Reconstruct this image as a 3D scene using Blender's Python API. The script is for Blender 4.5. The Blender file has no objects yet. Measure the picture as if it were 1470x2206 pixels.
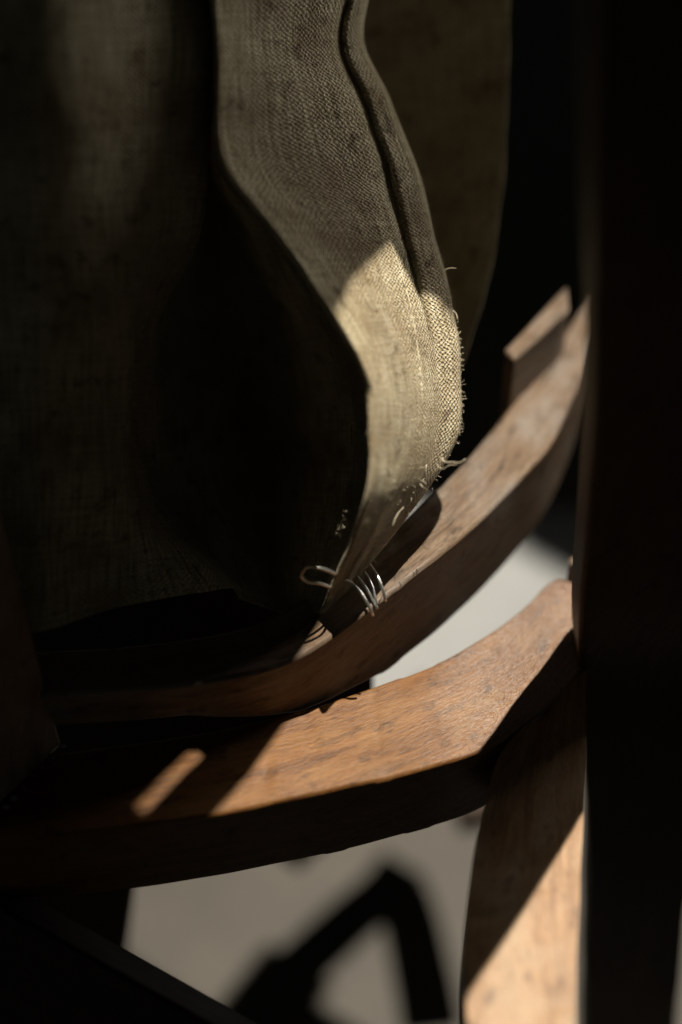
import bpy, bmesh, math, random
from mathutils import Vector, noise
random.seed(7)
scene = bpy.context.scene
C = scene.collection

# ------------------------------------------------------------------ camera
PITCH = math.radians(42)
FPX = 3062.5                                   # 50 mm on 24x36 mm, in pixels of the 1470x2206 photograph
SEAT_DROP = 0.42                               # lower rail above the floor
FW = Vector((0, math.cos(PITCH), -math.sin(PITCH)))
UP = Vector((0, math.sin(PITCH), math.cos(PITCH)))
RT = Vector((1, 0, 0))
def ray(px, py): return FW + RT * ((px - 735) / FPX) - UP * ((py - 1103) / FPX)
_h1 = (ray(820, 1300) * 0.45).z
CAM = Vector((0, 0, SEAT_DROP + 0.034 - _h1))
H1 = CAM.z + _h1                               # top of the upper curved rail
H2 = H1 - 0.034                                # top of the lower curved rail
def D(px, py, d): return CAM + ray(px, py) * d
def Z(px, py, z):
    r = ray(px, py); return CAM + r * ((z - CAM.z) / r.z)

cam = bpy.data.cameras.new('camera'); camo = bpy.data.objects.new('camera', cam); C.objects.link(camo)
camo.location = CAM; camo.rotation_euler = (math.pi / 2 - PITCH, 0, 0)
cam.sensor_fit = 'VERTICAL'; cam.sensor_height = 36.0; cam.sensor_width = 24.0
cam.lens = 50.0 * 36.0 / (2206 / 1470 * 24.0)
cam.clip_start = 0.01; cam.clip_end = 100
cam.dof.use_dof = True; cam.dof.focus_distance = 0.460; cam.dof.aperture_fstop = 2.3
scene.camera = camo

# ------------------------------------------------------------------ light
w = bpy.data.worlds.new('World'); scene.world = w; w.use_nodes = True
bg = w.node_tree.nodes['Background']; bg.inputs[0].default_value = (0.80, 0.95, 0.84, 1); bg.inputs[1].default_value = 0.030
SUN_EL, SUN_AZ = math.radians(73), math.radians(34)
S = Vector((math.sin(SUN_AZ) * math.cos(SUN_EL), math.cos(SUN_AZ) * math.cos(SUN_EL), math.sin(SUN_EL)))
sl = bpy.data.lights.new('sun', 'SUN'); sl.energy = 5.0; sl.angle = math.radians(0.5); sl.color = (1.0, 0.92, 0.78)
so = bpy.data.objects.new('sun', sl); C.objects.link(so); so.rotation_euler = S.to_track_quat('Z', 'Y').to_euler()
al = bpy.data.lights.new('fill_light', 'AREA'); al.shape = 'RECTANGLE'; al.size = 0.30; al.size_y = 0.30  # added fill for the shaded cloth, with no visible source
al.energy = 0.25; al.color = (1.0, 0.95, 0.85); al.spread = math.radians(60)
ao = bpy.data.objects.new('fill_light', al); C.objects.link(ao)
ao.location = (0.66, 0.88, H1 + 0.26)
ao.rotation_euler = (Vector(ao.location) - Vector((-0.02, 0.40, H1 + 0.16))).to_track_quat('Z', 'Y').to_euler()
scene.view_settings.view_transform = 'Standard'; scene.view_settings.look = 'None'
scene.view_settings.gamma = 1; scene.view_settings.exposure = 0.62; scene.view_settings.use_curve_mapping = False

# ------------------------------------------------------------------ helpers
def link(name, me, mat, parent=None):
    o = bpy.data.objects.new(name, me); C.objects.link(o)
    if mat: me.materials.append(mat)
    if parent is not None:
        o.parent = parent; o.matrix_parent_inverse = parent.matrix_basis.inverted()
    return o
def empty(name, loc):
    o = bpy.data.objects.new(name, None); C.objects.link(o); o.location = loc; o.empty_display_size = 0.02
    return o
def tag(o, label, cat=None, group=None, kind=None):
    if label: o['label'] = label
    if cat: o['category'] = cat
    if group: o['group'] = group
    if kind: o['kind'] = kind
    return o
def herm(pts, ks, t):
    """Non-uniform cubic through pts at knots ks."""
    n = len(pts); i = 0
    while i < n - 2 and t > ks[i + 1]: i += 1
    def tan(j):
        if j == 0: return (pts[1] - pts[0]) / (ks[1] - ks[0])
        if j == n - 1: return (pts[-1] - pts[-2]) / (ks[-1] - ks[-2])
        a, b = ks[j] - ks[j - 1], ks[j + 1] - ks[j]
        return ((pts[j] - pts[j - 1]) / a * b + (pts[j + 1] - pts[j]) / b * a) / (a + b)
    hh = ks[i + 1] - ks[i]; u = (t - ks[i]) / hh
    return (pts[i] * (2*u**3 - 3*u*u + 1) + tan(i) * hh * (u**3 - 2*u*u + u)
            + pts[i + 1] * (-2*u**3 + 3*u*u) + tan(i + 1) * hh * (u**3 - u*u))
def spline(pts, n):
    ks = [0.0]
    for a, b in zip(pts, pts[1:]): ks.append(ks[-1] + max((b - a).length, 1e-5))
    return [herm(pts, ks, ks[-1] * i / (n - 1)) for i in range(n)]
def soften(o, width=0.0012, seg=2):
    m = o.modifiers.new('bevel', 'BEVEL'); m.width = width; m.segments = seg; m.limit_method = 'ANGLE'; m.angle_limit = math.radians(40)
    for p in o.data.polygons: p.use_smooth = True
    try: o.data.set_sharp_from_angle(angle=math.radians(35))
    except Exception: pass
    return o

def bar(name, left, right, thick, mat, parent, n=70, cross=6, rough=0.0004, seed=0, bev=0.0014):
    """A bar cut from a board: two top edges (lists of points), thickness straight down; slightly uneven faces."""
    L, R = spline(left, n), spline(right, n)
    bm = bmesh.new(); uv = bm.loops.layers.uv.new('UVMap')
    sv = Vector((seed * 3.1, seed * 1.7, seed))
    secs = []; arc = 0.0; arcs = []
    tfun = thick if callable(thick) else (lambda f, t_=thick: t_)
    for i in range(n):
        thick = tfun(i / (n - 1))
        if i: arc += ((L[i] + R[i]) - (L[i - 1] + R[i - 1])).length / 2
        arcs.append(arc)
        wv = (R[i] - L[i]).length; sec = []
        for k in range(cross + 1):
            p = L[i].lerp(R[i], k / cross); sec.append((p, wv * k / cross))
        for k in range(1, 4):
            sec.append((R[i] - Vector((0, 0, thick * k / 3)), wv + thick * k / 3))
        for k in range(1, cross + 1):
            p = R[i].lerp(L[i], k / cross) - Vector((0, 0, thick)); sec.append((p, 2 * wv + thick))
        for k in range(2, 0, -1):
            sec.append((L[i] - Vector((0, 0, thick * k / 3)), -thick * k / 3))
        out = []
        for p, v in sec:
            q = p + noise.noise_vector(p * 55 + sv) * rough + noise.noise_vector(p * 14 + sv) * rough * 1.6
            if noise.noise(p * 130 + sv) > .42: q -= Vector((0, 0, 1)) * rough * 1.5
            out.append((bm.verts.new(q), v))
        secs.append(out)
    m = len(secs[0])
    for i in range(n - 1):
        for k in range(m):
            k2 = (k + 1) % m
            vs = [secs[i][k], secs[i + 1][k], secs[i + 1][k2], secs[i][k2]]
            f = bm.faces.new([a[0] for a in vs])
            us = [arcs[i], arcs[i + 1], arcs[i + 1], arcs[i]]
            v2 = vs[0][1] + (vs[0][0].co - vs[3][0].co).length if k2 == 0 else None
            for lp, a, u in zip(f.loops, vs, us):
                lp[uv].uv = (u, a[1])
    for sec, rev in ((secs[0], False), (secs[-1], True)):
        f = bm.faces.new([a[0] for a in (sec if not rev else sec[::-1])])
        for lp in f.loops: lp[uv].uv = (lp.vert.co.x, lp.vert.co.z)
    bmesh.ops.recalc_face_normals(bm, faces=bm.faces)
    me = bpy.data.meshes.new(name); bm.to_mesh(me); bm.free()
    return soften(link(name, me, mat, parent), bev)

def prism(name, pts, off, mat, parent, bev=0.0012, cuts=0, rough=0.0, seed=0):
    """Polygon pts extruded by vector off; UVs along the longest direction."""
    bm = bmesh.new()
    a = [bm.verts.new(p) for p in pts]; b = [bm.verts.new(p + off) for p in pts]
    n = len(pts)
    bm.faces.new(a); bm.faces.new(b[::-1])
    for i in range(n): bm.faces.new((a[i], b[i], b[(i + 1) % n], a[(i + 1) % n]))
    if cuts:
        bmesh.ops.triangulate(bm, faces=[f for f in bm.faces if len(f.verts) > 4])
        bmesh.ops.subdivide_edges(bm, edges=bm.edges[:], cuts=cuts, use_grid_fill=True)
        sv = Vector((seed * 2.3, seed, seed * 4.1))
        for v in bm.verts: v.co += noise.noise_vector(v.co * 45 + sv) * rough
    bmesh.ops.recalc_face_normals(bm, faces=bm.faces)
    uv = bm.loops.layers.uv.new('UVMap')
    ax = max(((pts[i] - pts[j]) for i in range(n) for j in range(i)), key=lambda v: v.length).normalized()
    if ax.z < 0: ax = -ax
    for f in bm.faces:
        t = f.normal.cross(ax)
        for lp in f.loops: lp[uv].uv = (lp.vert.co.dot(ax), lp.vert.co.dot(t) + f.normal.x * 0.03)
    me = bpy.data.meshes.new(name); bm.to_mesh(me); bm.free()
    return soften(link(name, me, mat, parent), bev)

def tube_data(paths, radii, sides=8, taper=None):
    vs, fs = [], []
    for path, r in zip(paths, radii):
        n = len(path); base = len(vs)
        up = Vector((0.31, 0.2, 0.93)).normalized()
        for i, p in enumerate(path):
            t = (path[min(i + 1, n - 1)] - path[max(i - 1, 0)]).normalized()
            a = t.cross(up)
            if a.length < 1e-3: a = t.cross(Vector((1, 0, 0)))
            a.normalize(); b = t.cross(a)
            rr = r * (1 if taper is None else max(0.25, 1 - taper * (i / (n - 1)) ** 2))
            for k in range(sides):
                an = 2 * math.pi * k / sides
                vs.append(p + (a * math.cos(an) + b * math.sin(an)) * rr)
        for i in range(n - 1):
            for k in range(sides):
                k2 = (k + 1) % sides
                fs.append((base + i * sides + k, base + i * sides + k2, base + (i + 1) * sides + k2, base + (i + 1) * sides + k))
        fs.append(tuple(base + k for k in range(sides))[::-1]); fs.append(tuple(base + (n - 1) * sides + k for k in range(sides)))
    return vs, fs
def tubes(name, paths, radii, mat, parent, sides=8, taper=None):
    vs, fs = tube_data(paths, radii, sides, taper)
    me = bpy.data.meshes.new(name); me.from_pydata(vs, [], fs); me.update()
    o = link(name, me, mat, parent)
    for p in me.polygons: p.use_smooth = True
    return o

# ------------------------------------------------------------------ materials
class NT:
    def __init__(s, name):
        s.m = bpy.data.materials.new(name); s.m.use_nodes = True; s.t = s.m.node_tree
        s.b = s.t.nodes['Principled BSDF']
    def n(s, typ, **kw):
        nd = s.t.nodes.new(typ)
        for k, v in kw.items():
            if k in ('operation', 'blend_type', 'data_type', 'noise_dimensions', 'wave_type', 'bands_direction', 'feature'): setattr(nd, k, v)
            else: nd.inputs[k].default_value = v
        return nd
    def l(s, a, b): s.t.links.new(a, b)
    def math(s, op, a, b=None, clamp=False):
        nd = s.t.nodes.new('ShaderNodeMath'); nd.operation = op; nd.use_clamp = clamp
        for i, x in enumerate((a, b)):
            if x is None: continue
            if isinstance(x, (int, float)): nd.inputs[i].default_value = x
            else: s.l(x, nd.inputs[i])
        return nd.outputs[0]
    def ramp(s, fac, stops):
        nd = s.t.nodes.new('ShaderNodeValToRGB'); cr = nd.color_ramp
        while len(cr.elements) < len(stops): cr.elements.new(0.5)
        for e, (p, c) in zip(cr.elements, stops): e.position = p; e.color = (*c, 1) if len(c) == 3 else c
        s.l(fac, nd.inputs[0]); return nd.outputs[0]
    def mix(s, fac, a, b, mode='MIX'):
        nd = s.t.nodes.new('ShaderNodeMix'); nd.data_type = 'RGBA'; nd.blend_type = mode
        for i, x in ((0, fac), (6, a), (7, b)):
            if isinstance(x, (int, float)): nd.inputs[i].default_value = x
            elif isinstance(x, tuple): nd.inputs[i].default_value = (*x, 1)
            else: s.l(x, nd.inputs[i])
        return nd.outputs[2]
    def noise(s, vec, scale, detail=4, rough=0.55, dist=0.0):
        nd = s.n('ShaderNodeTexNoise', Scale=scale, Detail=detail, Roughness=rough, Distortion=dist)
        if vec is not None: s.l(vec, nd.inputs['Vector'])
        return nd.outputs[0]
    def mapping(s, vec, scale, loc=(0, 0, 0)):
        nd = s.t.nodes.new('ShaderNodeMapping'); nd.inputs['Scale'].default_value = scale; nd.inputs['Location'].default_value = loc
        s.l(vec, nd.inputs['Vector']); return nd.outputs[0]
    def bump(s, h, dist, strength=1.0, prev=None):
        nd = s.n('ShaderNodeBump', Strength=strength, Distance=dist); s.l(h, nd.inputs['Height'])
        if prev is not None: s.l(prev, nd.inputs['Normal'])
        return nd.outputs[0]

def wood(name, dark, mid, light, worn, worn_amt, rough=(0.34, 0.6), loc=(0, 0, 0), spec=0.3, shine=None):
    k = NT(name); uv = k.n('ShaderNodeTexCoord').outputs['UV']
    g1 = k.noise(k.mapping(uv, (75, 850, 1), loc), 1.0, 5, 0.62, 0.6)       # fibres
    g2 = k.noise(k.mapping(uv, (16, 170, 1), loc), 1.0, 3, 0.5, 1.2)          # bands
    pores = k.noise(k.mapping(uv, (260, 3200, 1), loc), 1.0, 2, 0.6)
    blot = k.noise(k.mapping(uv, (38, 60, 1), loc), 1.0, 4, 0.6)
    spots = k.noise(k.mapping(uv, (110, 150, 1), loc), 1.0, 3, 0.55)
    f = k.math('ADD', k.math('MULTIPLY', g1, 0.55), k.math('MULTIPLY', g2, 0.45))
    col = k.ramp(f, [(0.33, dark), (0.5, mid), (0.68, light)])
    wf = k.math('MULTIPLY', k.ramp(blot, [(0.45, (0, 0, 0)), (0.68, (1, 1, 1))]), worn_amt)
    col = k.mix(wf, col, worn)
    sp = k.ramp(spots, [(0.30, (1, 1, 1)), (0.42, (0, 0, 0))])
    col = k.mix(k.math('MULTIPLY', sp, 0.6), col, tuple(c * 0.35 for c in dark))
    scr = k.noise(k.mapping(uv, (22, 2400, 1), (loc[0] + 7.7, loc[1], 0)), 1.0, 2, 0.5, 2.0)
    col = k.mix(k.math('MULTIPLY', k.ramp(scr, [(0.70, (0, 0, 0)), (0.76, (1, 1, 1))]), 0.45), col, worn)
    pr = k.ramp(pores, [(0.34, (0.45, 0.4, 0.38)), (0.46, (1, 1, 1))])
    col = k.mix(0.75, col, pr, 'MULTIPLY')
    k.l(col, k.b.inputs['Base Color'])
    r = k.math('ADD', k.math('MULTIPLY', blot, rough[1] - rough[0]), rough[0] - 0.02)
    k.l(r, k.b.inputs['Roughness']); k.b.inputs['Specular IOR Level'].default_value = spec
    b1 = k.bump(g1, 0.00022, 0.4)
    b2 = k.bump(k.noise(k.mapping(uv, (420, 700, 1), loc), 1.0, 3, 0.6), 0.00022, 0.8, b1)
    b3 = k.bump(pores, 0.0001, 0.6, b2)
    if shine:                                # patch of crackled old varnish along the first part of the bar
        sx = k.t.nodes.new('ShaderNodeSeparateXYZ'); k.l(uv, sx.inputs[0])
        mr = k.t.nodes.new('ShaderNodeMapRange'); mr.interpolation_type = 'SMOOTHSTEP'
        k.l(sx.outputs[0], mr.inputs[0]); mr.inputs[1].default_value = shine[1]; mr.inputs[2].default_value = shine[0]
        crack = k.noise(k.mapping(uv, (650, 1500, 1), loc), 1.0, 4, 0.65, 1.5)
        msk = k.math('MULTIPLY', mr.outputs[0], k.ramp(crack, [(0.36, (0, 0, 0)), (0.54, (1, 1, 1))]))
        k.l(msk, k.b.inputs['Coat Weight']); k.b.inputs['Coat Roughness'].default_value = 0.42; k.b.inputs['Coat IOR'].default_value = 2.1
        hh = k.math('MULTIPLY', crack, mr.outputs[0])
        b3 = k.bump(hh, 0.0005, 0.9, b3); k.l(b3, k.b.inputs['Coat Normal'])
    k.l(b3, k.b.inputs['Normal'])
    return k.m
M_low = wood('walnut_orange', (0.060, 0.022, 0.0055), (0.152, 0.062, 0.0150), (0.225, 0.102, 0.029), (0.225, 0.118, 0.042), 0.55, (0.42, 0.62), shine=(.020, .085))
M_up = wood('walnut_greyed', (0.060, 0.036, 0.021), (0.140, 0.092, 0.058), (0.205, 0.145, 0.095), (0.185, 0.155, 0.13), 0.85, (0.38, 0.62), (3.1, 1.7, 0))
M_side = wood('walnut_bleached', (0.16, 0.075, 0.030), (0.28, 0.152, 0.066), (0.37, 0.225, 0.112), (0.38, 0.27, 0.17), 0.8, (0.4, 0.6), (1.3, 4.7, 0))
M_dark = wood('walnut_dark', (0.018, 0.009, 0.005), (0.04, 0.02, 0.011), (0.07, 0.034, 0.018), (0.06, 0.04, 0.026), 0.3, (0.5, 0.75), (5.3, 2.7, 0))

def canvas_mat():
    k = NT('khaki_canvas'); uv = k.n('ShaderNodeTexCoord').outputs['UV']
    wob = k.n('ShaderNodeTexNoise', Scale=260.0, Detail=3.0, Roughness=0.5); k.l(uv, wob.inputs['Vector'])
    off = k.t.nodes.new('ShaderNodeVectorMath'); off.operation = 'MULTIPLY_ADD'
    k.l(wob.outputs['Color'], off.inputs[0]); off.inputs[1].default_value = (0.0024, 0.0024, 0); k.l(uv, off.inputs[2])
    sep = k.t.nodes.new('ShaderNodeSeparateXYZ'); k.l(off.outputs[0], sep.inputs[0])
    w0 = 2 * math.pi / 0.0017
    su = k.math('SINE', k.math('MULTIPLY', sep.outputs[0], w0)); sv = k.math('SINE', k.math('MULTIPLY', sep.outputs[1], w0))
    weave = k.math('ADD', k.math('MULTIPLY', k.math('MULTIPLY', su, sv), 0.5), 0.5)
    yarn_u = k.noise(k.mapping(uv, (900, 55, 1)), 1.0, 3, 0.6)              # slubs running along v
    yarn_v = k.noise(k.mapping(uv, (55, 900, 1)), 1.0, 3, 0.6)
    big = k.noise(uv, 34, 5, 0.6); mid = k.noise(uv, 150, 4, 0.6, 0.6); fine = k.noise(uv, 1500, 2, 0.6)
    col = k.ramp(k.math('ADD', k.math('MULTIPLY', yarn_u, 0.65), k.math('MULTIPLY', yarn_v, 0.35)),
                 [(0.36, (0.33, 0.25, 0.13)), (0.5, (0.62, 0.53, 0.35)), (0.62, (0.82, 0.74, 0.54))])
    col = k.mix(k.ramp(big, [(0.42, (0, 0, 0)), (0.66, (0.75, 0.75, 0.75))]), col, (0.33, 0.24, 0.135))
    col = k.mix(k.ramp(mid, [(0.30, (0.8, 0.8, 0.8)), (0.42, (0, 0, 0))]), col, (0.15, 0.095, 0.05))
    wvn = k.math('ADD', weave, k.math('MULTIPLY', k.math('SUBTRACT', fine, 0.5), 1.3))
    wv = k.ramp(wvn, [(0.0, (0.42, 0.36, 0.28)), (0.6, (1, 1, 1))])
    col = k.mix(0.62, col, wv, 'MULTIPLY')
    k.l(col, k.b.inputs['Base Color']); k.b.inputs['Roughness'].default_value = 0.95
    k.b.inputs['Specular IOR Level'].default_value = 0.15
    k.b.inputs['Sheen Weight'].default_value = 0.15; k.b.inputs['Sheen Roughness'].default_value = 0.5
    h = k.math('ADD', k.math('ADD', weave, k.math('MULTIPLY', yarn_u, 1.3)), k.math('MULTIPLY', fine, 1.1))
    b1 = k.bump(h, 0.0006, 1.0)
    b2 = k.bump(mid, 0.0012, 0.35, b1)
    k.l(b2, k.b.inputs['Normal'])
    tr = k.t.nodes.new('ShaderNodeBsdfTranslucent'); k.l(col, tr.inputs['Color']); k.l(b2, tr.inputs['Normal'])
    mx = k.t.nodes.new('ShaderNodeMixShader'); mx.inputs[0].default_value = 0.20
    k.l(k.b.outputs[0], mx.inputs[1]); k.l(tr.outputs[0], mx.inputs[2])
    k.l(mx.outputs[0], k.t.nodes['Material Output'].inputs['Surface'])
    return k.m
M_canvas = canvas_mat()
def flat(name, col, rough=0.8, metal=0.0, nscale=200, var=0.25, bump=0.0):
    k = NT(name); o = k.n('ShaderNodeTexCoord').outputs['Object']; nz = k.noise(o, nscale, 4, 0.6)
    c = k.ramp(nz, [(0.3, tuple(x * (1 - var) for x in col)), (0.7, tuple(min(1, x * (1 + var)) for x in col))])
    k.l(c, k.b.inputs['Base Color']); k.b.inputs['Roughness'].default_value = rough; k.b.inputs['Metallic'].default_value = metal
    if bump: k.l(k.bump(nz, bump, 0.6), k.b.inputs['Normal'])
    return k.m
M_thread = flat('raw_thread', (0.62, 0.54, 0.40), 0.9)
M_stitch = flat('pale_stitching', (0.60, 0.53, 0.39), 0.9)
M_steel = flat('tarnished_steel', (0.70, 0.69, 0.66), 0.30, 0.9, 900, 0.25, 0.00004)
M_glue = flat('dried_glue', (0.20, 0.22, 0.23), 0.4, 0, 500, 0.4, 0.0005)
M_mask = flat('sun_mask_dark', (0.06, 0.06, 0.055), 0.9)
def floor_tone(name, a, b, rough):
    k = NT(name); o = k.n('ShaderNodeTexCoord').outputs['Object']
    n1 = k.noise(o, 9, 6, 0.6); n2 = k.noise(o, 160, 3, 0.6)
    col = k.ramp(k.math('ADD', k.math('MULTIPLY', n1, 0.6), k.math('MULTIPLY', n2, 0.4)), [(0.35, a), (0.65, b)])
    k.l(col, k.b.inputs['Base Color']); k.b.inputs['Roughness'].default_value = rough
    k.l(k.bump(n2, 0.0006, 0.4), k.b.inputs['Normal']); return k.m
M_floor = floor_tone('tan_floor', (0.029, 0.0245, 0.019), (0.056, 0.048, 0.0375), 0.7)
M_bright_floor = floor_tone('floor_painted_bright', (0.185, 0.190, 0.192), (0.255, 0.262, 0.265), 0.75)  # brighter floor light in the gap, put into the colour

# ------------------------------------------------------------------ setting
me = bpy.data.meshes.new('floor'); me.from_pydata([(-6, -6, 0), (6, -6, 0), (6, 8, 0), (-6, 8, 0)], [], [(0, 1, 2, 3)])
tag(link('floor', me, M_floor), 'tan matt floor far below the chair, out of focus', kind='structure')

q1, q2 = Z(1140, 1145, 0), Z(1230, 1195, 0)
wu = (q2 - q1).normalized(); wn = Vector((wu.y, -wu.x, 0)); MASK_Z = 2.0  # added overhead sheet, its opening cut to shape the sunlight
if wn.dot(Vector((S.x, S.y, 0))) < 0: wn = -wn
far = q1 + S * (MASK_Z / S.z)
def maskpt(a, b):
    base = e1 * a + e2 * b; p = base + S * ((MASK_Z - base.z) / S.z) - far
    return p.dot(wu), p.dot(wn)
e1 = Vector((math.cos(SUN_AZ), -math.sin(SUN_AZ), 0)); e2 = S.cross(e1)
if e2.z < 0: e2 = -e2
us_ = [maskpt(a, b)[0] for a, b in ((-.50, -.30), (.0, .03), (-.05, -.7))]
x0, x1 = min(us_), max(us_); y0 = maskpt(-.10, .05)[1] - .05
bm = bmesh.new()
for (xa, xb, ya, yb) in ((-4, 4, 0, 4), (-4, 4, y0 - 4, y0), (-4, x0, y0 + .0005, -.0005), (x1, 4, y0 + .0005, -.0005)):
    V = [bm.verts.new(far + wu * a + wn * b + Vector((0, 0, z))) for z in (0, .1) for a, b in ((xa, ya), (xb, ya), (xb, yb), (xa, yb))]
    for f in ((0, 1, 2, 3), (4, 5, 6, 7), (0, 1, 5, 4), (1, 2, 6, 5), (2, 3, 7, 6), (3, 0, 4, 7)): bm.faces.new([V[i] for i in f])
bmesh.ops.recalc_face_normals(bm, faces=bm.faces)
me = bpy.data.meshes.new('sun_mask'); bm.to_mesh(me); bm.free()
tag(link('sun_mask', me, M_mask), 'added unseen dark sheet with one opening that shapes the sunlight', kind='structure')
mp = [Z(700, 1700, 0), Z(1120, 1700, 0), Z(1500, 1120, 0), Z(700, 1100, 0)]  # outline of the pale slab that brightens the floor in the gap
prism('floor_tone', [p + Vector((0, 0, .006)) for p in mp], Vector((0, 0, -.0055)), M_bright_floor, None, 0.001)
tag(bpy.data.objects['floor_tone'], 'pale grey slab painted as brighter floor, seen blurred through the gap between the curved rails', 'mat')

# ------------------------------------------------------------------ chair
chair = empty('wooden_chair', (0.0, 0.40, 0))
tag(chair, 'dark brown wooden chair with curved rails, an upright post and patches of sunlight', 'chair')
bpy.context.view_layer.update()
def zs(z, *pp): return [Z(x, y, z) for x, y in pp]

# upper rail: inner edge then camera-side edge
def zr(*pp): return [Z(x, y, H1 - 0.010 * min(1, max(0, (900 - x) / 260))) for x, y in pp]
up_in = zr((1300, 590), (1241, 683), (1190, 757), (1122, 842), (1068, 914), (1000, 995), (905, 1085), (800, 1180), (690, 1262), (600, 1318), (500, 1356), (390, 1376), (230, 1392), (0, 1405))
up_out = zr((1330, 620), (1290, 712), (1255, 802), (1217, 893), (1177, 968), (1112, 1043), (1030, 1125), (940, 1200), (850, 1267), (770, 1328), (690, 1386), (640, 1414), (560, 1444), (470, 1464), (370, 1477), (220, 1489), (0, 1500))
bar('upper_rail', up_in, up_out, lambda f: 0.0375 - 0.022 * min(1, max(0, (f - .61) / .22)), M_up, chair, 110, seed=1)
# lower rail
lo_in = zs(H2, (1262, 1262), (1228, 1249), (1203, 1244), (1180, 1256), (1160, 1275), (1125, 1310), (1070, 1350), (980, 1405), (820, 1473), (620, 1536), (460, 1572), (300, 1600), (120, 1622), (-60, 1638), (-200, 1645))
lo_out = zs(H2, (1275, 1420), (1250, 1447), (1185, 1514), (1110, 1574), (1020, 1622), (900, 1659), (800, 1683), (650, 1717), (470, 1752), (310, 1778), (150, 1795), (0, 1805), (-200, 1810))
bar('lower_rail', lo_in, lo_out, 0.033, M_low, chair, 130, seed=2)
# side rail running toward the viewer, butting against the lower rail's front edge
si_l = [Z(x, y, H2 - 0.0006 - k * 0.0012) for k, (x, y) in enumerate(((1112, 1580), (1085, 1612), (1047, 1720), (1022, 1830), (1006, 1960), (1000, 2060), (1004, 2160), (1020, 2330), (1040, 2500)))]
si_r = [Z(x, y, H2 - 0.0006 - k * 0.0012) for k, (x, y) in enumerate(((1268, 1438), (1266, 1520), (1264, 1640), (1258, 1760), (1252, 1880), (1246, 2000), (1242, 2110), (1240, 2330), (1240, 2500)))]
bar('side_rail', si_l, si_r, 0.030, M_side, chair, 80, seed=3, bev=0.003)

# post: back-left edge follows the picture; square section
A = Z(1232, 1346, H2)
SE1 = Vector((math.cos(SUN_AZ), -math.sin(SUN_AZ), 0))
def post_pt(px, py):                      # back-left edge; the post kinks at the seat, its upper half raked toward the viewer
    r = ray(px, py)
    if py > 1346: return CAM + r * ((A.y - CAM.y) / r.y)
    return CAM + r * ((A - CAM).dot(SE1) / r.dot(SE1))
edge = [post_pt(*q) for q in ((1246, -420), (1249, -60), (1255, 500), (1258, 800), (1248, 1010), (1233, 1190), (1232, 1346), (1240, 1500), (1256, 1690), (1252, 1900), (1246, 2206))]
foot = edge[-1] + (edge[-1] - edge[-2]).normalized() * 0.4
foot = edge[-1] + (foot - edge[-1]) * (edge[-1].z / (edge[-1].z - foot.z)); edge.append(foot)
bm = bmesh.new(); uvl = bm.loops.layers.uv.new('UVMap')
PW, PD = 0.0335, 0.020
E2 = spline(edge, 60); rings = []
for i, p in enumerate(E2):
    wd = PW * (1.0 + 0.02 * math.sin(i * 0.31)) * (1 + .22 * min(1, max(0, (H2 + .02 - p.z) / .05)))
    c = [p, p + Vector((wd, 0, 0)), p + Vector((wd, -PD, 0)), p + Vector((0.0, -PD, 0))]
    rings.append([bm.verts.new(q + noise.noise_vector(q * 40) * 0.0005) for q in c])
for i in range(len(rings) - 1):
    for k in range(4):
        f = bm.faces.new((rings[i][k], rings[i + 1][k], rings[i + 1][(k + 1) % 4], rings[i][(k + 1) % 4]))
        for lp in f.loops: lp[uvl].uv = (lp.vert.co.z, lp.vert.co.x + lp.vert.co.y)
bm.faces.new(rings[0]); bm.faces.new(rings[-1][::-1])
bmesh.ops.recalc_face_normals(bm, faces=bm.faces)
me = bpy.data.meshes.new('post'); bm.to_mesh(me); bm.free()
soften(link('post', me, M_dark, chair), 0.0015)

# block behind the upper rail, its top edge catching the sun
HB = H1 + 0.021
bk = zs(HB, (1086, 752), (1222, 612), (1227, 664), (1108, 775))
prism('corner_block', bk, Vector((0, 0, -0.05)), M_up, chair, 0.0012, 4, 0.0004, 3)
# small worn stub showing past the lower rail's end
st = zs(H2 + 0.006, (1226, 1200), (1262, 1190), (1262, 1216), (1227, 1216))
prism('tenon', st, Vector((0, 0, -0.02)), M_up, chair, 0.001)

# upright slat at the left standing on the lower rail, and the block behind it
b0, b1 = Z(137, 1606, H2 + 0.0005), Z(-120, 1850, H2 + 0.0005)
t0 = D(-2, 1085, (b0 - CAM).dot(FW) - 0.048); t1 = t0 + (b1 - b0)
nrm = (b1 - b0).cross(t0 - b0).normalized()
if nrm.dot(FW) < 0: nrm = -nrm
prism('upright_slat', [b0, b1, t1 + (t1 - b1) * 0.3, t0 + (t0 - b0) * 0.3], nrm * 0.018, M_up, chair, 0.0015, 5, 0.0005, 9)
gl = []
for px, py, r in ([(137 - i * 7 + random.uniform(-4, 4), 1610 + i * 7.2 + random.uniform(-5, 5), random.uniform(0.0003, 0.0009)) for i in range(0, 19, 3)]):
    gl.append((Z(px, py, H2 + 0.0006), r))
bm = bmesh.new()
for p, r in gl:
    g = bmesh.ops.create_icosphere(bm, subdivisions=2, radius=r)
    for v in g['verts']: v.co = Vector((v.co.x * 1.5, v.co.y, v.co.z * 0.8)) + noise.noise_vector((v.co + p) * 900) * r * 0.35 + p
me = bpy.data.meshes.new('glue_bead'); bm.to_mesh(me); bm.free()
o = link('glue_bead', me, M_glue, chair); o['kind'] = 'stuff'; o['label'] = 'pale dried glue crumbs along the slat foot'
for p in me.polygons: p.use_smooth = True

# brace under the rail at the lower left
br = [D(-120, 1882, 0.44), D(20, 1962, 0.435), D(480, 2222, 0.42), D(760, 2380, 0.41), D(560, 2560, 0.42), D(-120, 2300, 0.44)]
prism('brace', br, FW * 0.022, M_dark, chair, 0.0015)

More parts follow.
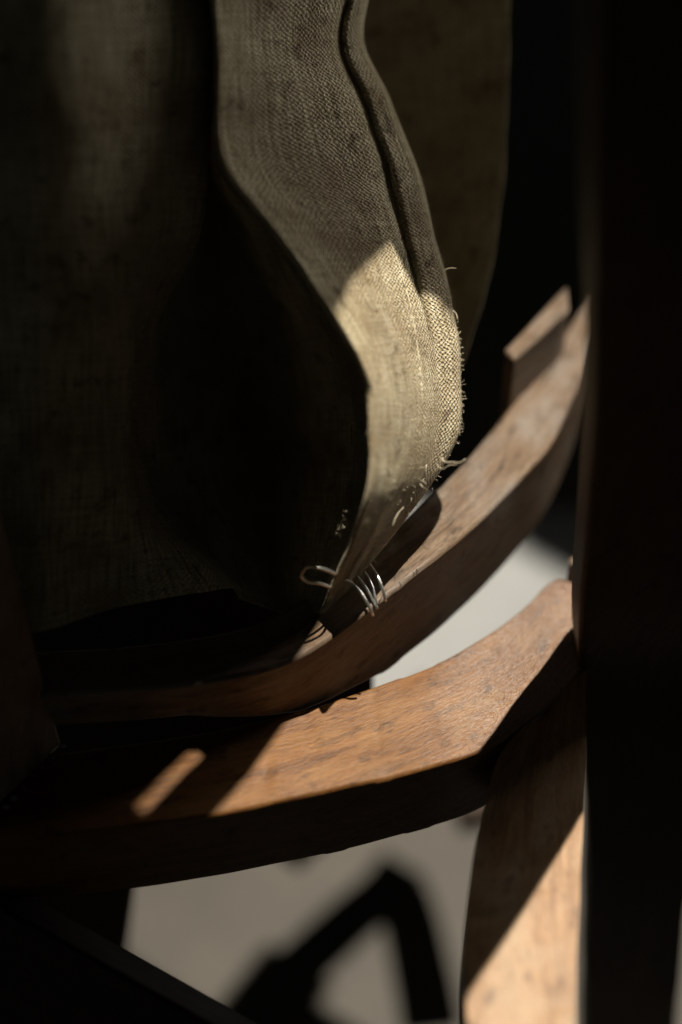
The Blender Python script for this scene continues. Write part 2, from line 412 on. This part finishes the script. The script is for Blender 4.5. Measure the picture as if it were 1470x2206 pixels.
# rear leg seen blurred below the rail, and unseen stretchers shaped for their floor shadows
def leg(name, foot_px, top_px, wx, wy, zt):
    f0 = Z(*foot_px, 0.0); tp = Z(*top_px, zt)
    bmx = bmesh.new(); rr = []
    for i in range(6):
        q = f0.lerp(tp, i / 5); s = 0.82 + 0.18 * i / 5
        rr.append([bmx.verts.new(q + Vector((sx * wx / 2 * s, sy * wy / 2 * s, 0))) for sx, sy in ((-1, -1), (1, -1), (1, 1), (-1, 1))])
    for i in range(5):
        for k in range(4): bmx.faces.new((rr[i][k], rr[i][(k + 1) % 4], rr[i + 1][(k + 1) % 4], rr[i + 1][k]))
    bmx.faces.new(rr[0][::-1]); bmx.faces.new(rr[-1])
    bmesh.ops.recalc_face_normals(bmx, faces=bmx.faces)
    ul = bmx.loops.layers.uv.new('UVMap')
    for f in bmx.faces:
        for lp in f.loops: lp[ul].uv = (lp.vert.co.z, lp.vert.co.x + lp.vert.co.y)
    m = bpy.data.meshes.new(name); bmx.to_mesh(m); bmx.free()
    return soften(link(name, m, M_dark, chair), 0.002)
RZ = 0.135
def rod(pix, wd, RZ):                          # rod RZ above the floor whose shadow falls along the given line on the floor
    c = [Z(x, y, 0) + S * (RZ / S.z) for x, y in pix]; l, r = [], []
    for k, p in enumerate(c):
        t = (c[min(k + 1, len(c) - 1)] - c[max(k - 1, 0)]).normalized(); nn = Vector((-t.y, t.x, 0)) * wd / 2
        l.append(p + nn); r.append(p - nn)
    bar('shadow_stretcher', l, r, 0.016, M_dark, chair, 40)
rod(((866, 1872), (820, 1928), (760, 1980), (690, 2042), (600, 2125), (520, 2208)), 0.033, .135)
rod(((858, 1925), (884, 2005), (902, 2090), (918, 2180), (926, 2225)), 0.033, .158)
leg('leg', (178, 2330), (190, 1800), 0.040, 0.034, H2 - 0.10)

# dark board added for the black shade at the left, behind the upper rail
prism('shade_backing', [D(40, 1230, .56), D(805, 1180, .53), D(805, 1640, .53), D(40, 1760, .56)], FW * 0.02, M_dark, chair, 0.0015)
# shade boards added beyond the top of the frame: their edges draw the shade over the cloth and rails
e1 = Vector((math.cos(SUN_AZ), -math.sin(SUN_AZ), 0)); e2 = S.cross(e1)
if e2.z < 0: e2 = -e2
def sunpt(a, b, dist):                    # on a vertical board standing square to the sun, dist metres away along the ray
    hz = Vector((S.x, S.y, 0)).normalized(); base = e1 * a + e2 * b
    k = (dist - base.dot(hz)) / S.dot(hz); return base + S * k
BD = 0.53
hzn = Vector((S.x, S.y, 0)).normalized()
for nm, dist, poly in (
    ('shade_board', 0.53, ((-.188, -.318), (-.188, -.176), (-.62, -.176), (-.62, -.28), (-.30, -.28), (-.30, -.333), (-.25, -.333), (-.25, -.318))),
    ('shade_board', 0.42, ((-.188, -.186), (-.190, -.1785), (-.1955, -.1674), (-.2096, -.1660), (-.2058, -.1255), (-.2005, -.110), (-.1972, -.10), (-.1972, 0), (-.50, 0), (-.50, -.186))),
    ('shade_strip', .33, ((-.2010, -.109), (-.1825, -.108), (-.1768, -.064), (-.176, -.02), (-.1935, -.02), (-.1942, -.05), (-.1930, -.077), (-.2010, -.077))),
    ('shade_bar', .352, ((-.45, -.02), (-.20, -.036), (-.18, -.036), (-.176, -.044), (-.163, -.050), (-.11, -.056), (-.105, -.04), (0.0, -.03), (0.0, .08), (-.45, .08)))):
    prism(nm, [sunpt(a, b, dist) for a, b in poly], hzn * 0.016, M_dark, chair, 0.0)
p0 = sunpt(-.60, -.27, BD + 0.012)
prism('shade_post', [p0 + e1 * .0 + Vector((0, 0, .5)), p0 + e1 * .035 + Vector((0, 0, .5)), Vector((p0.x, p0.y, 0)) + e1 * .035, Vector((p0.x, p0.y, 0))], Vector((S.x, S.y, 0)).normalized() * 0.03 + Vector((0, 0.02, 0)), M_dark, chair, 0.001)  # support added for the shade boards, out of view

# ------------------------------------------------------------------ canvas
canvas = empty('canvas_sheet', D(700, 1300, 0.45))
tag(canvas, 'coarse khaki canvas hanging in deep folds with a frayed sunlit hem', 'canvas')
bpy.context.view_layer.update()
Er = [(805, -60, .482), (782, 95, .482), (838, 210, .480), (900, 375, .475), (932, 500, .471), (964, 625, .468), (990, 790, .466), (985, 930, .463), (905, 1070, .457), (806, 1200, .456), (770, 1242, .459)]
Lr = [(455, -60, .425), (466, 95, .425), (467, 215, .425), (478, 355, .425), (590, 500, .425), (690, 640, .425), (785, 810, .424), (799, 930, .423), (785, 1080, .425), (738, 1215, .440), (692, 1320, .455)]
GF = [.106, .142, .151, .147, .175, .23, .25, .25, .25, .25, .25]
GD = [.0030, .0040, .0038, .0036, .0032, .0018, .0003, 0, 0, 0, 0]
Vr = [(438, -60, .52), (453, 95, .52), (447, 225, .525), (452, 375, .535), (470, 510, .545), (500, 650, .55), (535, 820, .545), (550, 950, .53), (568, 1090, .505), (592, 1225, .48), (610, 1322, .468)]
K1r = [(412, -60, .432), (438, 80, .432), (428, 215, .432), (416, 350, .434), (398, 510, .440), (325, 650, .450), (285, 820, .455), (280, 950, .456), (320, 1090, .456), (410, 1195, .455), (470, 1270, .455)]
K2r = [(262, y, d) for y, d in ((-60, .412), (90, .412), (215, .413), (350, .415), (505, .420), (650, .427), (820, .434), (950, .438), (1090, .442), (1210, .444), (1308, .445))]
K3r = [(96, y, d) for y, d in ((-60, .398), (90, .398), (215, .40), (350, .404), (505, .41), (650, .416), (820, .423), (950, .428), (1100, .432), (1250, .435), (1358, .437))]
K4r = [(-90, y, d) for y, d in ((-60, .402), (90, .403), (215, .406), (350, .412), (505, .42), (650, .428), (820, .435), (950, .438), (1110, .441), (1280, .443), (1400, .444))]
rows = []
for i in range(11):
    e, l, v = Er[i], Lr[i], Vr[i]
    def mixf(t, dd=0.0):
        return D(e[0] + (l[0] - e[0]) * t, e[1] + (l[1] - e[1]) * t, e[2] + (l[2] - e[2]) * t + dd)
    g = GF[i]; s = GD[i] / .005
    r = [D(e[0], e[1], e[2] + .006), mixf(0.02, .0008), mixf(g * .62, -.0007 * s), mixf(g * .86, -.0003 * s), mixf(g, GD[i]), mixf(g + .055, GD[i] * .25), mixf(g + .13, -.0012 * s),
         mixf(g + .3, -.001), mixf(.75, 0), mixf(.93, 0), D(*l)]
    r += [D(l[0] - 1, l[1], l[2] + .004), D(l[0] + (v[0] - l[0]) * .10, l[1] + (v[1] - l[1]) * .1, l[2] + (v[2] - l[2]) * .3),
          D(l[0] + (v[0] - l[0]) * .5, l[1] + (v[1] - l[1]) * .5 + (8 if i == 10 else 0), l[2] + (v[2] - l[2]) * .72), D(*v)]
    k1 = K1r[i]
    r += [D(k1[0] + (v[0] - k1[0]) * .4, k1[1] + (v[1] - k1[1]) * .4, k1[2] + (v[2] - k1[2]) * .6), D(*k1), D(*K2r[i]), D(*K3r[i]), D(*K4r[i])]
    rows.append(r)
def sheet(name, rows, nu, nv, mat, parent, wr=0.0006, thick=0.0011, seed=0.0):
    nc = len(rows[0]); nr = len(rows)
    kc = [0.0]
    for j in range(1, nc): kc.append(kc[-1] + max(1e-4, sum((rows[i][j] - rows[i][j - 1]).length for i in range(nr)) / nr))
    kr = [0.0]
    for i in range(1, nr): kr.append(kr[-1] + max(1e-4, sum((rows[i][j] - rows[i - 1][j]).length for j in range(nc)) / nc))
    us = [kc[-1] * a / (nu - 1) for a in range(nu)]; vv = [kr[-1] * b / (nv - 1) for b in range(nv)]
    cols = [[herm([rows[i][j] for i in range(nr)], kr, t) for t in vv] for j in range(nc)]
    verts = []
    for b in range(nv):
        line = [cols[j][b] for j in range(nc)]
        for u in us:
            p = herm(line, kc, u)
            p = p + noise.noise_vector(Vector((p.x, p.y, p.z)) * 60 + Vector((seed, 0, 0))) * wr + noise.noise_vector(p * 210) * wr * .15
            verts.append(p)
    faces = [(b * nu + a, b * nu + a + 1, (b + 1) * nu + a + 1, (b + 1) * nu + a) for b in range(nv - 1) for a in range(nu - 1)]
    me = bpy.data.meshes.new(name); me.from_pydata(verts, [], faces)
    ul = me.uv_layers.new(name='UVMap')
    for lp in me.loops:
        b, a = divmod(lp.vertex_index, nu); ul.data[lp.index].uv = (us[a], vv[b])
    for p in me.polygons: p.use_smooth = True
    o = link(name, me, mat, parent)
    if thick:
        m = o.modifiers.new('thickness', 'SOLIDIFY'); m.thickness = thick; m.offset = 0
    return o, verts
front, fv = sheet('front_sheet', rows, 330, 260, M_canvas, canvas)
# layer behind
brow = []
for (xr, y, d) in ((1098, -60, .57), (1094, 120, .57), (1088, 300, .57), (1080, 430, .568), (1060, 560, .565), (1030, 680, .56), (1003, 770, .555), (960, 890, .55), (900, 1000, .54)):
    xl = 700 if y < 500 else 700 + (y - 500) * .22
    st_ = .006 if y < 60 else 0
    brow.append([D(xl, y, d), D(xl + (xr - xl) * .3, y, d - .004 + st_ * .2), D(xl + (xr - xl) * .55, y, d - .012 - st_), D(xl + (xr - xl) * .8, y, d - .024 - st_), D(xr - 8, y, d - .031), D(xr, y, d - .033)])
back, bv = sheet('back_sheet', brow, 120, 140, M_canvas, canvas, .0008, .0005, 4.0)

# hem stitching: a pale raised thread and a dark slit beside it are real
NU, NVV = 330, 260
def onsheet(a, b):                       # a: 0..1 across from the hem, b: 0..1 down; point and outward normal
    ia, ib = min(NU - 2, max(0, int(a * (NU - 1)))), min(NVV - 2, max(0, int(b * (NVV - 1))))
    p = fv[ib * NU + ia]; du = fv[ib * NU + ia + 1] - p; dv = fv[(ib + 1) * NU + ia] - p
    n = du.cross(dv).normalized()
    if n.dot(CAM - p) < 0: n = -n
    return p, n
def project(p):
    d = (p - CAM); z = d.dot(FW); return 735 + FPX * d.x / z, 1103 - FPX * d.dot(UP) / z
grid2 = []
for b in range(NVV):
    for a in range(0, 150):
        grid2.append((*project(fv[b * NU + a]), a, b))
def pick(px, py):
    return min(grid2, key=lambda g: (g[0] - px) ** 2 + (g[1] - py) ** 2)
def along(pts, lift, n):
    pp = spline([Vector((x, y, 0)) for x, y in pts], n); out = []
    for q in pp:
        _, _, a, b = pick(q.x, q.y); p, nn = onsheet(a / (NU - 1), b / (NVV - 1))
        dep = (p - CAM).dot(FW); out.append(D(q.x, q.y, dep) + nn * lift)
    for _ in range(3): out = [out[0]] + [(out[i - 1] + out[i] * 2 + out[i + 1]) / 4 for i in range(1, len(out) - 1)] + [out[-1]]
    return out
st1 = along([(836, 520), (852, 560), (868, 612), (882, 665), (892, 720), (900, 780), (906, 850), (908, 905)], .0006, 44)
k0 = 0
while k0 < len(st1) - 4:                    # separate stitches, each dipping into the cloth at its ends
    k1 = min(len(st1) - 1, k0 + random.choice((4, 5, 6)))
    seg = [q - (CAM - q).normalized() * (.0007 if m in (0, k1 - k0) else -.0001) for m, q in enumerate(st1[k0:k1 + 1])]
    tubes('stitching', [spline(seg, 14)], [random.uniform(.00016, .00024)], M_stitch, canvas, 6); k0 = k1
st2 = along([(915, 1000), (908, 1050), (895, 1085), (870, 1110)], .0006, 20)
tubes('stitching', [st2], [.0003], M_stitch, canvas, 6)

# frayed hem: loose threads one by one, and short fuzz
def thread(path3, r=.00016): return tubes('loose_thread', [spline(path3, 14)], [r * .6], M_thread, canvas, 5)
def img(*q): return [D(*a) for a in q]
thread(img((952, 585, .455), (962, 580, .453), (972, 577, .452), (982, 578, .451)))
thread(img((976, 668, .452), (984, 678, .45), (986, 688, .449)))
thread(img((986, 772, .447), (993, 774, .445), (1000, 776, .444)), .0002)
thread(img((985, 838, .445), (993, 842, .443), (1001, 846, .443)))
thread(img((950, 985, .444), (962, 996, .441), (975, 995, .44), (990, 997, .439), (1003, 989, .438)), .00028)
thread(img((940, 1000, .444), (955, 1010, .441), (968, 1002, .44), (984, 1001, .439)), .0002)
thread(img((905, 1042, .444), (914, 1050, .442), (917, 1042, .441), (911, 1036, .441)), .00022)
thread(img((870, 1093, .445), (860, 1103, .442), (850, 1122, .44), (846, 1135, .44)), .0002)
for (px, py) in ((742, 1112), (752, 1098), (733, 1132), (728, 1150), (746, 1124)):
    for _ in range(2):
        q = [(px + random.uniform(-14, 10), py + random.uniform(-12, 12)) for _ in range(4)]
        thread([D(x, y, .440 + random.uniform(0, .006)) for x, y in q], .00012)
fz = []; fr = []
for _ in range(2200):
    b = random.uniform(.28, 1.0); a = abs(random.gauss(0, .10)) if random.random() < .6 else random.uniform(0, .33)
    if a > .40 or (b > .72 and random.random() < .6): continue
    p, n = onsheet(a, b)
    t = Vector((random.gauss(0, 1), random.gauss(0, 1), random.gauss(0, 1))).normalized()
    ln = random.uniform(.0006, .0024); dirn = (n * random.uniform(.2, 1) + t).normalized()
    if a < .02: dirn = (dirn + RT * 1.0).normalized()
    bend = Vector((random.gauss(0, 1), random.gauss(0, 1), random.gauss(0, 1))) * ln * .25
    fz.append([p, p + dirn * ln * .5 + bend, p + dirn * ln]); fr.append(random.uniform(.00003, .00007))
o = tubes('fuzz', fz, fr, M_thread, canvas, 3); o['kind'] = 'stuff'

# ------------------------------------------------------------------ staples driven through the canvas fold
def staple(pts, label, r=.0005):
    path = spline([D(*q) for q in pts], 46)
    s = tubes('staple', [path], [r], M_steel, canvas, 10); s['label'] = label
staple([(804, 1326, .4505), (793, 1302, .4485), (776, 1275, .4485), (755, 1254, .450), (735, 1246, .449), (716, 1233, .440), (690, 1224, .4375), (664, 1221, .438), (652, 1230, .4395), (650, 1243, .4405), (659, 1252, .4415), (686, 1256, .4425), (709, 1264, .446), (722, 1272, .462), (735, 1286, .464), (745, 1303, .462)],
       'bent steel staple with its crown open at the left')
staple([(831, 1295, .4535), (825, 1270, .452), (814, 1242, .453), (801, 1222, .458), (786, 1206, .466), (770, 1204, .469), (756, 1218, .469), (756, 1230, .464), (774, 1247, .454), (792, 1272, .4515), (804, 1294, .4515), (814, 1312, .4515)], 'steel staple with two bare prongs over the rail')
staple([(811, 1300, .4545), (806, 1277, .4545), (797, 1252, .456), (788, 1236, .460), (770, 1228, .467)], 'thin steel staple prong between two others')
